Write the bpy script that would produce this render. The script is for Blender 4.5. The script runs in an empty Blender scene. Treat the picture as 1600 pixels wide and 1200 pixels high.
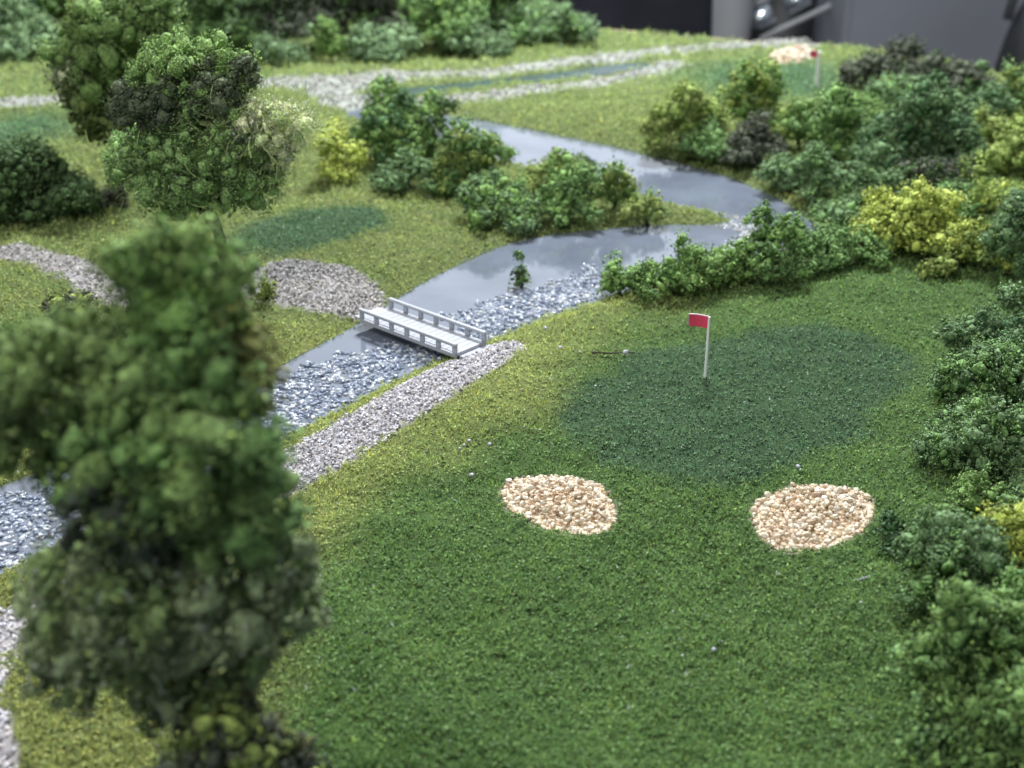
import bpy, math, random
import numpy as np
from mathutils import Vector
R = np.random.default_rng(7)
random.seed(7)
sc = bpy.context.scene
COL = sc.collection
# ------------------------------------------------------------------ camera
CAM = np.array([0.0, 0.0, 10.0]); PITCH = math.radians(25.0); F = 2000.0   # focal length in photo pixels (1600 wide)
cd = bpy.data.cameras.new('camera'); cam = bpy.data.objects.new('camera', cd); COL.objects.link(cam)
cam.location = CAM; cam.rotation_euler = (math.radians(90) - PITCH, 0, 0)
cd.sensor_width = 36.0; cd.lens = 36.0 * F / 1600.0; cd.clip_start = 0.1; cd.clip_end = 1000
cd.dof.use_dof = True; cd.dof.focus_distance = 21.5; cd.dof.aperture_fstop = 0.32
sc.camera = cam
# ------------------------------------------------------------------ light: indoor daylight from big windows, no sun
w = bpy.data.worlds.new('World'); sc.world = w; w.use_nodes = True
w.node_tree.nodes['Background'].inputs[0].default_value = (0.80, 0.90, 1.0, 1)
w.node_tree.nodes['Background'].inputs[1].default_value = 0.25
def area(name, loc, target, sx, sy, power, col):
    l = bpy.data.lights.new(name, 'AREA'); l.shape = 'RECTANGLE'; l.size = sx; l.size_y = sy; l.energy = power; l.color = col
    o = bpy.data.objects.new(name, l); COL.objects.link(o); o.location = loc
    o.rotation_euler = (Vector(target) - Vector(loc)).to_track_quat('-Z', 'Y').to_euler()
area('window_light', (6, 62, 52), (0, 24, 0), 11, 8, 76000, (0.95, 0.98, 1.0))
area('ceiling_light', (-16, 2, 44), (0, 24, 0), 18, 18, 13000, (1.0, 0.98, 0.94))
area('back_window_light', (0, 122, 44), (0, 20, 4), 150, 56, 27000, (0.86, 0.92, 1.0))
sc.view_settings.view_transform = 'Standard'; sc.view_settings.look = 'None'
sc.view_settings.exposure = 0.2; sc.view_settings.gamma = 1.0

# ------------------------------------------------------------------ helpers
def ray(px, py):
    x = (px - 800.0) / F; y = -(py - 600.0) / F
    c, s = math.cos(PITCH), math.sin(PITCH)
    return np.array([x, c + y * s, -s + y * c])
def G(px, py, z=0.0):                        # where a sight line meets the table-top level z
    d = ray(px, py); t = (z - CAM[2]) / d[2]; return CAM + d * t
def Wp(px, py, Y):                           # where a sight line meets the upright plane y = Y
    d = ray(px, py); return CAM + d * (Y / d[1])
def gpoly(pts, z=0.0): return np.array([G(a, b, z)[:2] for a, b in pts])
def unit(n): v = R.normal(size=(n, 3)); return v / np.linalg.norm(v, axis=1)[:, None]
class Noise:
    def __init__(s, seed): s.t = np.random.default_rng(seed).random((256, 256))
    def __call__(s, x, y, f=1.0):
        x = np.asarray(x) * f; y = np.asarray(y) * f
        xi = np.floor(x).astype(int); yi = np.floor(y).astype(int); u = x - xi; v = y - yi
        u = u*u*(3-2*u); v = v*v*(3-2*v); t = s.t
        a = t[xi & 255, yi & 255]; b = t[(xi+1) & 255, yi & 255]; c = t[xi & 255, (yi+1) & 255]; d = t[(xi+1) & 255, (yi+1) & 255]
        return (a*(1-u)+b*u)*(1-v) + (c*(1-u)+d*u)*v
    def fbm(s, x, y, f=1.0, o=3):
        r = 0; a = 0.5; n = 0
        for i in range(o): r = r + a * s(np.asarray(x)+13.7*i, np.asarray(y)-7.3*i, f*2**i); n += a; a *= .5
        return r / n
N1, N2, N3, N4 = Noise(1), Noise(2), Noise(3), Noise(4)
def sdf(P, x, y):                            # signed distance to a polygon, negative inside (only roughly right far away)
    x = np.asarray(x, float); y = np.asarray(y, float); mn, mx = P.min(0), P.max(0)
    o = np.hypot(np.maximum(np.maximum(mn[0]-x, x-mx[0]), 0), np.maximum(np.maximum(mn[1]-y, y-mx[1]), 0))
    k = o < 3.0; o = np.maximum(o, 3.0)*1.0
    if k.any(): o[k] = sdf_exact(P, x[k], y[k])
    return o
def sdf_exact(P, x, y):
    best = np.full(x.shape, 1e9); ins = np.zeros(x.shape, bool); n = len(P)
    for i in range(n):
        ax, ay = P[i]; bx, by = P[(i+1) % n]; dx, dy = bx-ax, by-ay
        t = np.clip(((x-ax)*dx + (y-ay)*dy) / (dx*dx+dy*dy+1e-12), 0, 1)
        best = np.minimum(best, (x-ax-t*dx)**2 + (y-ay-t*dy)**2)
        c = (ay > y) != (by > y)
        with np.errstate(divide='ignore', invalid='ignore'):
            ins ^= c & (x < (bx-ax)*(y-ay)/(by-ay+1e-15) + ax)
    return np.sqrt(best) * np.where(ins, -1, 1)
def ss(a, b, x): t = np.clip((x-a)/(b-a), 0, 1); return t*t*(3-2*t)
def smooth(P, k=2):                          # Chaikin corner cutting
    for _ in range(k):
        Q = np.roll(P, -1, axis=0); P = np.stack([P*.75+Q*.25, P*.25+Q*.75], 1).reshape(-1, 2)
    return P

def mesh(name, V, Fc, mat, parent=None, cols=None, smoothed=False):
    V = np.asarray(V, np.float32); Fc = np.asarray(Fc, np.int32); k = Fc.shape[1]
    me = bpy.data.meshes.new(name)
    me.vertices.add(len(V)); me.vertices.foreach_set('co', V.ravel())
    me.loops.add(Fc.size); me.loops.foreach_set('vertex_index', Fc.ravel())
    me.polygons.add(len(Fc)); me.polygons.foreach_set('loop_start', np.arange(0, Fc.size, k, dtype=np.int32))
    me.polygons.foreach_set('loop_total', np.full(len(Fc), k, np.int32))
    me.update(calc_edges=True)
    me.polygons.foreach_set('use_smooth', np.full(len(Fc), smoothed))
    if cols is not None:
        c4 = np.ones((len(V), 4), np.float32); c4[:, :3] = np.clip(cols, 0, 1)
        me.attributes.new('tint', 'FLOAT_COLOR', 'POINT').data.foreach_set('color', c4.ravel())
    me.materials.append(mat)
    o = bpy.data.objects.new(name, me); COL.objects.link(o)
    if parent is not None: o.parent = parent
    return o
def tag(o, label=None, cat=None, group=None, kind=None):
    if label: o['label'] = label
    if cat: o['category'] = cat
    if group: o['group'] = group
    if kind: o['kind'] = kind
    return o
def empty(name, loc, rz=0):
    o = bpy.data.objects.new(name, None); COL.objects.link(o); o.location = loc; o.rotation_euler = (0, 0, rz)
    o.empty_display_size = .2; return o
def box(cx, cy, cz, sx, sy, sz, bev=0.0):
    # box with chamfered vertical and horizontal edges when bev > 0
    import bmesh
    bm = bmesh.new(); bmesh.ops.create_cube(bm, size=1)
    for v in bm.verts: v.co = Vector((v.co.x*sx+cx, v.co.y*sy+cy, v.co.z*sz+cz))
    if bev: bmesh.ops.bevel(bm, geom=bm.edges[:], offset=bev, segments=2, affect='EDGES')
    return bm
def fin(bm, name, mat, parent=None, smoothed=False):
    me = bpy.data.meshes.new(name); bm.to_mesh(me); bm.free(); me.materials.append(mat)
    if smoothed:
        for p in me.polygons: p.use_smooth = True
    o = bpy.data.objects.new(name, me); COL.objects.link(o)
    if parent is not None: o.parent = parent
    return o
def tube_arrays(paths, sides=5):             # paths: list of (pts Nx3, radii N)
    VV, FF, off = [], [], 0
    for pts, rad in paths:
        pts = np.asarray(pts, float); n = len(pts); t = np.gradient(pts, axis=0); t /= np.linalg.norm(t, axis=1)[:, None] + 1e-9
        ref = np.array([0.3, 0.2, 1.0]) if abs(t[:, 2]).mean() < .8 else np.array([1.0, 0.1, 0])
        a = np.cross(t, ref); a /= np.linalg.norm(a, axis=1)[:, None] + 1e-9; b = np.cross(t, a)
        ang = np.arange(sides) * 2*math.pi/sides
        ring = pts[:, None] + np.asarray(rad)[:, None, None] * (np.cos(ang)[None, :, None]*a[:, None] + np.sin(ang)[None, :, None]*b[:, None])
        VV.append(ring.reshape(-1, 3))
        i = np.arange(n-1)[:, None]*sides; j = np.arange(sides)[None]; k = (j+1) % sides
        FF.append((np.stack([i+j, i+k, i+sides+k, i+sides+j], -1).reshape(-1, 4)) + off); off += n*sides
    return np.concatenate(VV), np.concatenate(FF)

# ------------------------------------------------------------------ materials
def nodes(name):
    m = bpy.data.materials.new(name); m.use_nodes = True; nt = m.node_tree; return m, nt, nt.nodes['Principled BSDF']
def tint_mat(name, rough=.9, spec=.25, gain=1.0, bump=0.0, bscale=60, coat=0, sheen=0.0, trans=0.0, grain=0.0):
    m, nt, b = nodes(name); a = nt.nodes.new('ShaderNodeAttribute'); a.attribute_name = 'tint'
    nt.links.new(a.outputs['Color'], b.inputs['Base Color'])
    if grain:                                # speckled dye of the foam
        g0 = nt.nodes.new('ShaderNodeNewGeometry'); n0 = nt.nodes.new('ShaderNodeTexNoise'); n0.inputs['Scale'].default_value = grain; n0.inputs['Detail'].default_value = 3
        nt.links.new(g0.outputs['Position'], n0.inputs['Vector']); r0 = nt.nodes.new('ShaderNodeMapRange')
        for k_, v_ in (('From Min', .36), ('From Max', .64), ('To Min', .45), ('To Max', 1.45)): r0.inputs[k_].default_value = v_
        nt.links.new(n0.outputs['Fac'], r0.inputs['Value']); m0 = nt.nodes.new('ShaderNodeVectorMath'); m0.operation = 'SCALE'
        nt.links.new(a.outputs['Color'], m0.inputs[0]); nt.links.new(r0.outputs['Result'], m0.inputs['Scale']); nt.links.new(m0.outputs[0], b.inputs['Base Color'])
    b.inputs['Roughness'].default_value = rough; b.inputs['Specular IOR Level'].default_value = spec
    b.inputs['Coat Weight'].default_value = coat
    b.inputs['Sheen Weight'].default_value = sheen
    if trans:
        tr = nt.nodes.new('ShaderNodeBsdfTranslucent'); nt.links.new(a.outputs['Color'], tr.inputs['Color'])
        ms = nt.nodes.new('ShaderNodeMixShader'); ms.inputs[0].default_value = trans
        nt.links.new(b.outputs[0], ms.inputs[1]); nt.links.new(tr.outputs[0], ms.inputs[2]); nt.links.new(ms.outputs[0], nt.nodes['Material Output'].inputs['Surface'])
    if bump:
        n = nt.nodes.new('ShaderNodeTexNoise'); n.inputs['Scale'].default_value = bscale; n.inputs['Detail'].default_value = 4
        g = nt.nodes.new('ShaderNodeNewGeometry'); nt.links.new(g.outputs['Position'], n.inputs['Vector'])
        u = nt.nodes.new('ShaderNodeBump'); u.inputs['Strength'].default_value = bump; u.inputs['Distance'].default_value = .04
        nt.links.new(n.outputs['Fac'], u.inputs['Height']); nt.links.new(u.outputs['Normal'], b.inputs['Normal'])
    return m
def plain(name, c, rough=.6, metal=0, var=.15, scale=8, bump=0.0, spec=.5):
    m, nt, b = nodes(name)
    g = nt.nodes.new('ShaderNodeTexCoord'); n = nt.nodes.new('ShaderNodeTexNoise'); n.inputs['Scale'].default_value = scale; n.inputs['Detail'].default_value = 5
    nt.links.new(g.outputs['Object'], n.inputs['Vector'])
    r = nt.nodes.new('ShaderNodeMapRange'); r.inputs['From Min'].default_value = .3; r.inputs['From Max'].default_value = .7
    r.inputs['To Min'].default_value = 1-var; r.inputs['To Max'].default_value = 1+var; nt.links.new(n.outputs['Fac'], r.inputs['Value'])
    mx = nt.nodes.new('ShaderNodeVectorMath'); mx.operation = 'SCALE'; mx.inputs[0].default_value = c
    nt.links.new(r.outputs['Result'], mx.inputs['Scale']); nt.links.new(mx.outputs[0], b.inputs['Base Color'])
    b.inputs['Roughness'].default_value = rough; b.inputs['Metallic'].default_value = metal; b.inputs['Specular IOR Level'].default_value = spec
    if bump:
        u = nt.nodes.new('ShaderNodeBump'); u.inputs['Strength'].default_value = bump; u.inputs['Distance'].default_value = .02
        nt.links.new(n.outputs['Fac'], u.inputs['Height']); nt.links.new(u.outputs['Normal'], b.inputs['Normal'])
    return m
M = dict(
    turf=tint_mat('ground_turf', .95, .1, bump=.8, bscale=22),
    grass=tint_mat('grass_fibre', .7, .3, sheen=.1, trans=.35),
    foam=tint_mat('foliage_foam', .8, .25, sheen=.1, trans=.05, grain=22, bump=1.0, bscale=26),
    stone=tint_mat('pebble_stone', .42, .5, bump=.3, bscale=40),
    gravel=tint_mat('ballast_grit', .7, .4),
    bark=plain('bark', (.05, .035, .025), .9, var=.5, scale=14, bump=.8),
    white=plain('white_plastic', (.37, .385, .43), .38, var=.06, scale=5, bump=.1),
    whitegrey=plain('grey_white_plastic', (.36, .38, .43), .45, var=.12, scale=7, bump=.15),
    red=plain('red_paint', (.88, .07, .16), .35, var=.12, scale=3, bump=.05),
    stick=plain('stick_white', (.92, .93, .92), .5, var=.04),
    flagedge=plain('white_flag_edge', (.85, .62, .66), .5, var=.05),
    darkp=plain('dark_cloth', (.03, .03, .042), .8, var=.3, scale=.3),
    greyp=plain('grey_paint', (.20, .205, .235), .6, var=.10, scale=.12),
    postp=plain('grey_post_paint', (.34, .34, .35), .45, var=.1, scale=.2),
    chrome=plain('chrome', (.85, .9, .95), .25, metal=1, var=.05),
    whitebg=plain('white_paint', (.85, .85, .82), .6, var=.05, scale=.2),
    floorm=plain('dark_floor', (.05, .05, .055), .7, var=.3, scale=.3),
    black=plain('black_leather', (.010, .011, .013), .55, var=.3, scale=.5),
    board=plain('plywood_board', (.30, .22, .14), .7, var=.2, scale=2),
)
# ------------------------------------------------------------------ ground plan
WZ = -0.16
RIVER = smooth(gpoly([(-260, 1010), (0, 900), (90, 852), (230, 790), (430, 692), (520, 645), (620, 592), (700, 557), (745, 540), (790, 521), (850, 496), (940, 469),
    (1010, 447), (1100, 425), (1200, 398), (1275, 380), (1292, 366), (1268, 350), (1240, 325), (1190, 299), (1120, 272), (1040, 251), (950, 229), (860, 211), (780, 194), (700, 181),
    (620, 174), (545, 170), (540, 185), (620, 200), (690, 218), (740, 240), (800, 258), (900, 276), (960, 292), (1050, 322), (1105, 330), (1150, 345), (1120, 352), (1060, 352), (1000, 354),
    (900, 364), (850, 369), (790, 383), (740, 404), (690, 428), (640, 455), (600, 482), (560, 508), (500, 540), (440, 572), (400, 592), (300, 640), (150, 705), (0, 762), (-260, 860)], WZ), 1)
POND = smooth(gpoly([(560, 150), (600, 142), (700, 132), (850, 117), (960, 101), (1035, 97), (1020, 105), (960, 114), (850, 128), (700, 142), (620, 149)], -.05), 1)
PATHS = [smooth(gpoly(p), 2) for p in [
    [(745, 548), (775, 534), (822, 540), (818, 556), (760, 592), (690, 632), (610, 678), (540, 722), (480, 752), (380, 810), (200, 900), (36, 985), (8, 1060), (8, 1120), (45, 1230), (-120, 1230), (-100, 1000), (0, 962), (150, 880), (330, 780), (450, 706), (500, 672), (580, 626), (650, 586)],
    [(606, 470), (590, 448), (540, 424), (470, 412), (420, 420), (388, 440), (330, 440), (240, 450), (170, 440), (130, 405), (60, 386), (-60, 384), (-60, 408), (40, 402), (80, 430), (130, 460), (200, 492), (290, 490), (390, 470), (430, 482), (500, 494), (560, 492)],
    [(-60, 158), (60, 150), (150, 146), (330, 128), (420, 122), (520, 124), (615, 113), (640, 120), (735, 112), (820, 100), (1000, 80), (1090, 70), (1190, 66), (1270, 66), (1290, 76), (1200, 79), (1100, 80), (1010, 90), (850, 108), (740, 121), (630, 128), (570, 136), (540, 147), (590, 152), (700, 153), (850, 138), (960, 117), (1050, 99), (1078, 100), (1072, 108), (1000, 124), (860, 148), (700, 164), (560, 165), (480, 168), (500, 150), (440, 136), (330, 142), (150, 160), (60, 168), (-60, 174)],
    ]]
HEAP = PATHS[1]
BUNK = [smooth(gpoly(p), 2) for p in [
    [(779, 764), (800, 745), (850, 737), (900, 743), (935, 762), (960, 795), (963, 825), (940, 834), (880, 830), (830, 815), (795, 792)],
    [(1172, 800), (1190, 780), (1240, 769), (1320, 768), (1362, 786), (1366, 818), (1330, 845), (1280, 864), (1230, 870), (1190, 855), (1178, 828)],
    [(1205, 88), (1225, 82), (1268, 84), (1272, 96), (1230, 101), (1205, 98)]]]
GREENS = [smooth(gpoly(p), 2) for p in [
    [(870, 640), (930, 575), (1020, 545), (1130, 522), (1250, 508), (1350, 515), (1425, 555), (1425, 612), (1330, 680), (1220, 738), (1100, 770), (990, 758), (905, 705)],
    [(345, 372), (420, 342), (510, 328), (590, 334), (606, 352), (560, 380), (470, 402), (390, 408)],
    [(1060, 108), (1150, 96), (1290, 98), (1330, 120), (1310, 150), (1180, 158), (1080, 140)],
    [(-60, 200), (40, 178), (110, 182), (130, 200), (60, 222), (-60, 240)]]]
def edgeline(x):                              # far rim of the model board
    return EX(x)
_rim = [(-400, -60), (500, -30), (700, 10), (880, 47), (1000, 52), (1120, 62), (1200, 70), (1290, 70), (1380, 78), (1480, 100), (1540, 112), (1640, 130), (2000, 190), (2600, 280)]
_rim = np.array([G(a, b)[:2] for a, b in _rim])
def EX(x): return np.interp(x, _rim[:, 0], _rim[:, 1])
NY = NX = 310
def grid_uv(x, y): return (np.log(np.clip(y, 9.0, 78)/9.0)/math.log(78/9.0)*(NY-1), (x/(y*.72+3.0)+1)/2*(NX-1))
def lookup(F_, x, y):
    a, b = grid_uv(np.asarray(x, float), np.asarray(y, float)); a = np.clip(a, 0, NY-1.001); b = np.clip(b, 0, NX-1.001)
    i = a.astype(int); j = b.astype(int); a = a-i; b = b-j
    if F_.ndim == 3: a = a[:, None]; b = b[:, None]
    return F_[i, j]*(1-a)*(1-b) + F_[i+1, j]*a*(1-b) + F_[i, j+1]*(1-a)*b + F_[i+1, j+1]*a*b
def height0(x, y):
    x = np.asarray(x, float); y = np.asarray(y, float)
    d = sdf(RIVER, x, y)
    h = (N1.fbm(x, y, .28, 2) - .5) * .34 + (N2.fbm(x, y, 1.1, 3) - .5) * .27
    k = ss(-0.02, .75, d)
    h = h * ss(0, 2.0, d) + WZ*(1-k) + .02*k
    h = np.where(d < 0, WZ - .12*ss(0, .25, -d), h)
    dp = sdf(POND, x, y); h = np.where(dp < .3, h*ss(0, .3, dp) - .09*(1-ss(0, .3, dp)), h)
    for B in BUNK:
        db = sdf(B, x, y); h = h - .05*ss(.08, -.12, db)
    h = h + .03*ss(.05, -.3, sdf(PATHS[0], x, y)) + .16*ss(.1, -.7, sdf(HEAP, x, y))*ss(-9, -5, x)
    d4 = sdf(GREENS[0], x, y); h = h + .02*ss(.3, -.3, d4)
    return h
def height(x, y): return lookup(HF, x, y)
def zone(x, y): return lookup(ZF, x, y)
def hz(x, y): return float(height(np.array([x]), np.array([y]))[0])
def sr(r, g, b): return np.array([(c/255)**2.2 for c in (r, g, b)])
def soft(c, sat=.74, gain=1.3):
    c = np.asarray(c); l = (c*np.array([.25, .6, .15])).sum(-1, keepdims=True); return (l + (c-l)*sat)*gain
C_FAIR, C_DEEP, C_OLIVE, C_GREEN, C_MEADOW, C_FAR = sr(95, 131, 62), sr(80, 116, 56), sr(142, 156, 76), sr(74, 109, 74), sr(126, 140, 74), sr(136, 156, 88)
def zone0(x, y):
    n = N3.fbm(x, y, .55, 3)[:, None]; n2 = N4.fbm(x, y, 1.7, 2)[:, None]
    c = C_FAIR*(1-n2) + C_DEEP*n2
    riv = sdf(RIVER, x, y)[:, None]; pth = sdf(PATHS[0], x, y)[:, None]
    # near fairway: olive band that follows the path and the river bank
    k = ss(2.6, .3, np.minimum(riv*.9, pth) + (n-.5)*2.2); c = c*(1-k) + (C_OLIVE*.9+C_FAIR*.1)*k
    # olive scatter at the near left
    k = ss(-2.5, -4.5, x[:, None] + (n-.5)*3)*ss(19, 15, y[:, None]); c = c*(1-.8*k) + C_OLIVE*.75*.8*k
    # meadow across the river and at the back
    side = ss(-1, 1, (y - (24.5 + .0*x))[:, None])*ss(1.2, -.5, (x - np.interp(y, [20, 27, 31, 34, 46], [-5, 0, 5, 9, 30]))[:, None])
    mead = C_MEADOW*(1-.5*n2) + C_FAIR*1.05*.5*n2
    c = c*(1-side) + mead*side
    k = ss(26, 34, y[:, None])*(1-side); c = c*(1-k) + (C_FAIR*.6+C_FAR*.4)*k
    k = ss(38, 50, y[:, None]); farc = C_FAR*(1-.4*n) + C_FAIR*.4*n; c = c*(1-k) + farc*k
    for i, g in enumerate(GREENS):
        d = sdf(g, x, y)[:, None] + (n-.5)*.9 + (n2-.5)*.7; e = .30 if i < 2 else 1.6
        k = ss(e, -e, d); col = C_GREEN if i == 0 else (C_GREEN*1.05 if i == 1 else C_GREEN*1.35)
        c = c*(1-k) + col*k
    return soft(c, .76, 1.82)*np.array([1.05, 1, .95])

# ground sheet, grid whose cells grow with distance
ny, nx = NY, NX
t = np.linspace(0, 1, ny); ys = 9.0 * (78.0/9.0)**t
u = np.linspace(-1, 1, nx)
X = u[None, :] * (ys[:, None]*.72 + 3.0); Y = np.repeat(ys[:, None], nx, 1)
HF = height0(X.ravel(), Y.ravel()).reshape(NY, NX); ZF = zone0(X.ravel(), Y.ravel()).reshape(NY, NX, 3)
z = HF.ravel().copy(); Y2 = np.minimum(Y, EX(X)); x = X.ravel(); y = Y.ravel()
gc = ZF.reshape(-1, 3)*.28  # turf colour darkened to paint the shade in gaps between tufts
for P in PATHS[:2]: k = ss(.06, -.04, sdf(P, x, y))[:, None]; gc = gc*(1-k) + sr(150, 146, 148)*k
k = ss(.15, -.1, sdf(PATHS[2], x, y))[:, None]; gc = gc*(1-k) + sr(150, 154, 146)*k
for B in BUNK: k = ss(.05, -.05, sdf(B, x, y))[:, None]; gc = gc*(1-k) + sr(196, 188, 172)*k
k = ss(.05, -.05, sdf(RIVER, x, y))[:, None]; gc = gc*(1-k) + sr(90, 100, 110)*k
I = (np.arange(ny-1)[:, None]*nx + np.arange(nx-1)[None]).ravel()
g = mesh('ground', np.stack([x, Y2.ravel(), height(x, Y2.ravel())], 1), np.stack([I, I+1, I+nx+1, I+nx], 1), M['turf'], cols=gc, smoothed=True)
tag(g, kind='structure')
# wooden side of the board along its far rim
xr = np.linspace(-60, 60, 120); yr = EX(xr); zr = height(xr, yr)
V = np.concatenate([np.stack([xr, yr+.02, zr-.03], 1), np.stack([xr, yr+.02, np.full(120, -2.5)], 1), np.stack([xr, yr+.5, zr-.05], 1), np.stack([xr, yr+.5, np.full(120, -2.5)], 1)])
a = np.arange(119); q = np.concatenate([np.stack([a, a+120, a+121, a+1], 1), np.stack([a, a+1, a+241, a+240], 1), np.stack([a+240, a+241, a+361, a+360], 1)])
tag(mesh('board_edge', V, q, M['board']), kind='structure')

# ------------------------------------------------------------------ water
def flat_poly(name, P, z, mat):
    import bmesh
    bm = bmesh.new(); vs = [bm.verts.new((p[0], p[1], z)) for p in P]; f = bm.faces.new(vs)
    bmesh.ops.triangulate(bm, faces=[f])
    bmesh.ops.recalc_face_normals(bm, faces=bm.faces[:])
    if bm.faces[0].normal.z < 0: bmesh.ops.reverse_faces(bm, faces=bm.faces[:])
    return tag(fin(bm, name, mat), kind='structure')
def water_mat(name, c, rough, bump):
    m, nt, b = nodes(name)
    g = nt.nodes.new('ShaderNodeNewGeometry'); n = nt.nodes.new('ShaderNodeTexNoise'); n.inputs['Scale'].default_value = .6; n.inputs['Detail'].default_value = 6
    nt.links.new(g.outputs['Position'], n.inputs['Vector'])
    cr = nt.nodes.new('ShaderNodeValToRGB'); cr.color_ramp.elements[0].position = .35; cr.color_ramp.elements[1].position = .7
    cr.color_ramp.elements[0].color = (*[v*.85 for v in c], 1); cr.color_ramp.elements[1].color = (*[v*1.15 for v in c], 1)
    nt.links.new(n.outputs['Fac'], cr.inputs['Fac']); nt.links.new(cr.outputs['Color'], b.inputs['Base Color'])
    b.inputs['Roughness'].default_value = rough; b.inputs['IOR'].default_value = 1.6; b.inputs['Coat Weight'].default_value = .0; b.inputs['Coat Roughness'].default_value = .04
    n2 = nt.nodes.new('ShaderNodeTexNoise'); n2.inputs['Scale'].default_value = 2.2; n2.inputs['Detail'].default_value = 3
    nt.links.new(g.outputs['Position'], n2.inputs['Vector'])
    u = nt.nodes.new('ShaderNodeBump'); u.inputs['Strength'].default_value = bump; u.inputs['Distance'].default_value = .03
    nt.links.new(n2.outputs['Fac'], u.inputs['Height']); nt.links.new(u.outputs['Normal'], b.inputs['Normal']); nt.links.new(u.outputs['Normal'], b.inputs['Coat Normal'])
    return m
M['water'] = water_mat('resin_water', (.135, .155, .200), .06, .10)
M['pond'] = water_mat('pond_water', (.03, .06, .065), .25, .2)
def grow(P, r):
    c = np.roll(P, -1, 0) - np.roll(P, 1, 0); n = np.stack([c[:, 1], -c[:, 0]], 1); n /= np.linalg.norm(n, axis=1)[:, None]+1e-9
    A = np.sum(P[:, 0]*np.roll(P[:, 1], -1) - np.roll(P[:, 0], -1)*P[:, 1])
    return P + n*r*(1 if A > 0 else -1)
flat_poly('river_water', grow(RIVER, .06), WZ, M['water'])
flat_poly('pond_water', grow(POND, .1), -.045, M['pond'])

# ------------------------------------------------------------------ scattered fine stuff
TET = np.array([[0, 1, 2], [0, 3, 1], [0, 2, 3], [1, 3, 2]])
def crumbs(P, s, C):                          # one small irregular four-faced crumb at each point
    n = len(P); v = unit(n*4).reshape(n, 4, 3)
    v[:, 0] = np.abs(v[:, 0])*np.array([1, 1, 1]); V = P[:, None] + v*np.asarray(s).reshape(-1, 1, 1)
    Fc = (TET[None] + 4*np.arange(n)[:, None, None]).reshape(-1, 3)
    return V.reshape(-1, 3), Fc, np.repeat(C, 4, 0)
OCT_V = np.array([[1, 0, 0], [-1, 0, 0], [0, 1, 0], [0, -1, 0], [0, 0, 1], [0, 0, -1]], float)
OCT_F = np.array([[0, 2, 4], [2, 1, 4], [1, 3, 4], [3, 0, 4], [2, 0, 5], [1, 2, 5], [3, 1, 5], [0, 3, 5]])
def rots(n):
    q = R.normal(size=(n, 4)); q /= np.linalg.norm(q, axis=1)[:, None]; a, b, c, d = q.T
    return np.stack([1-2*(c*c+d*d), 2*(b*c-a*d), 2*(b*d+a*c), 2*(b*c+a*d), 1-2*(b*b+d*d), 2*(c*d-a*b), 2*(b*d-a*c), 2*(c*d+a*b), 1-2*(b*b+c*c)], 1).reshape(n, 3, 3)
def grit(P, s, C):                            # angular eight-faced stones
    n = len(P); v = OCT_V[None]*R.uniform(.55, 1.25, (n, 6, 1)) + R.normal(size=(n, 6, 3))*.18
    v = np.einsum('nij,nkj->nki', rots(n), v)*np.asarray(s).reshape(-1, 1, 1)
    Fc = (OCT_F[None] + 6*np.arange(n)[:, None, None]).reshape(-1, 3)
    return (P[:, None]+v).reshape(-1, 3), Fc, np.repeat(C, 6, 0)
def blades(P, h, w_, C, k=3):                 # tuft of k short fibres
    n = len(P); P = np.repeat(P, k, 0); h = np.repeat(h, k); w_ = np.repeat(w_, k); C = np.repeat(C, k, 0); n *= k
    a = R.uniform(0, 2*math.pi, n); side = np.stack([np.cos(a), np.sin(a), np.zeros(n)], 1)*w_[:, None]
    b0 = P + np.stack([R.normal(size=n), R.normal(size=n), np.zeros(n)], 1)*(h*.3)[:, None]
    tip = b0 + np.stack([R.normal(size=n)*.45, R.normal(size=n)*.45, np.abs(R.normal(.9, .3, n))], 1)*h[:, None]
    V = np.stack([b0-side, b0+side, tip], 1).reshape(-1, 3)
    return V, np.arange(3*n).reshape(-1, 3), np.repeat(C*R.uniform(.8, 1.2, (n, 1)), 3, 0)
def scatter(n, ymin=10.5, ymax=62, spread=.50):      # density falls with the square of distance
    yy = ymin*(ymax/ymin)**R.random(n); xx = R.uniform(-1, 1, n)*(yy*spread+.8); return xx, yy
xx, yy = scatter(350000)
ok = (sdf(RIVER, xx, yy) > -.01) & (sdf(POND, xx, yy) > .05) & (yy < EX(xx)-.1)
for P in PATHS: ok &= sdf(P, xx, yy) + (N4(xx, yy, 5)-.5)*.3 > .0
for B in BUNK: ok &= sdf(B, xx, yy) > .0
xx, yy = xx[ok], yy[ok]; zz = height(xx, yy); P = np.stack([xx, yy, zz], 1); c = zone(xx, yy)
dist = np.sqrt(xx**2+yy**2+100); lod = np.maximum(1, dist/24)
tuf = N1(xx/lod, yy/lod, 9)*.4 + N2(xx/lod, yy/lod, 21)*.6          # tufts stand in clumps with gaps between
ok = R.random(len(xx)) < ss(.05, .50, tuf)*.65+.35
xx, yy, zz, P, c, dist, lod, tuf = [a[ok] for a in (xx, yy, zz, P, c, dist, lod, tuf)]
P = P + np.stack([0*xx, 0*xx, .05*lod*ss(.3, .8, tuf)], 1)
n = len(P); r = R.random(n)[:, None]
c = c*(R.normal(1.05, .19, (n, 1)).clip(.5, 1.7))
c = np.where(r < .10, c*np.array([1.3, 1.15, .85]), c); c = np.where(r > .86, c*np.array([.6, .72, .75]), c)
c = np.where(R.random((n, 1)) > .9975, np.array([.6, .68, .6]), c)
isb = R.random(n) < .55
b = blades(P[isb], (R.uniform(.035, .08, n)*lod)[isb], (R.uniform(.009, .016, n)*lod)[isb]*1.2, c[isb], 2)
tag(mesh('grass', *b[:2], M['grass'], cols=b[2]), 'short green fibre turf covering the ground', None, kind='stuff')
q = ~isb
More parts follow.
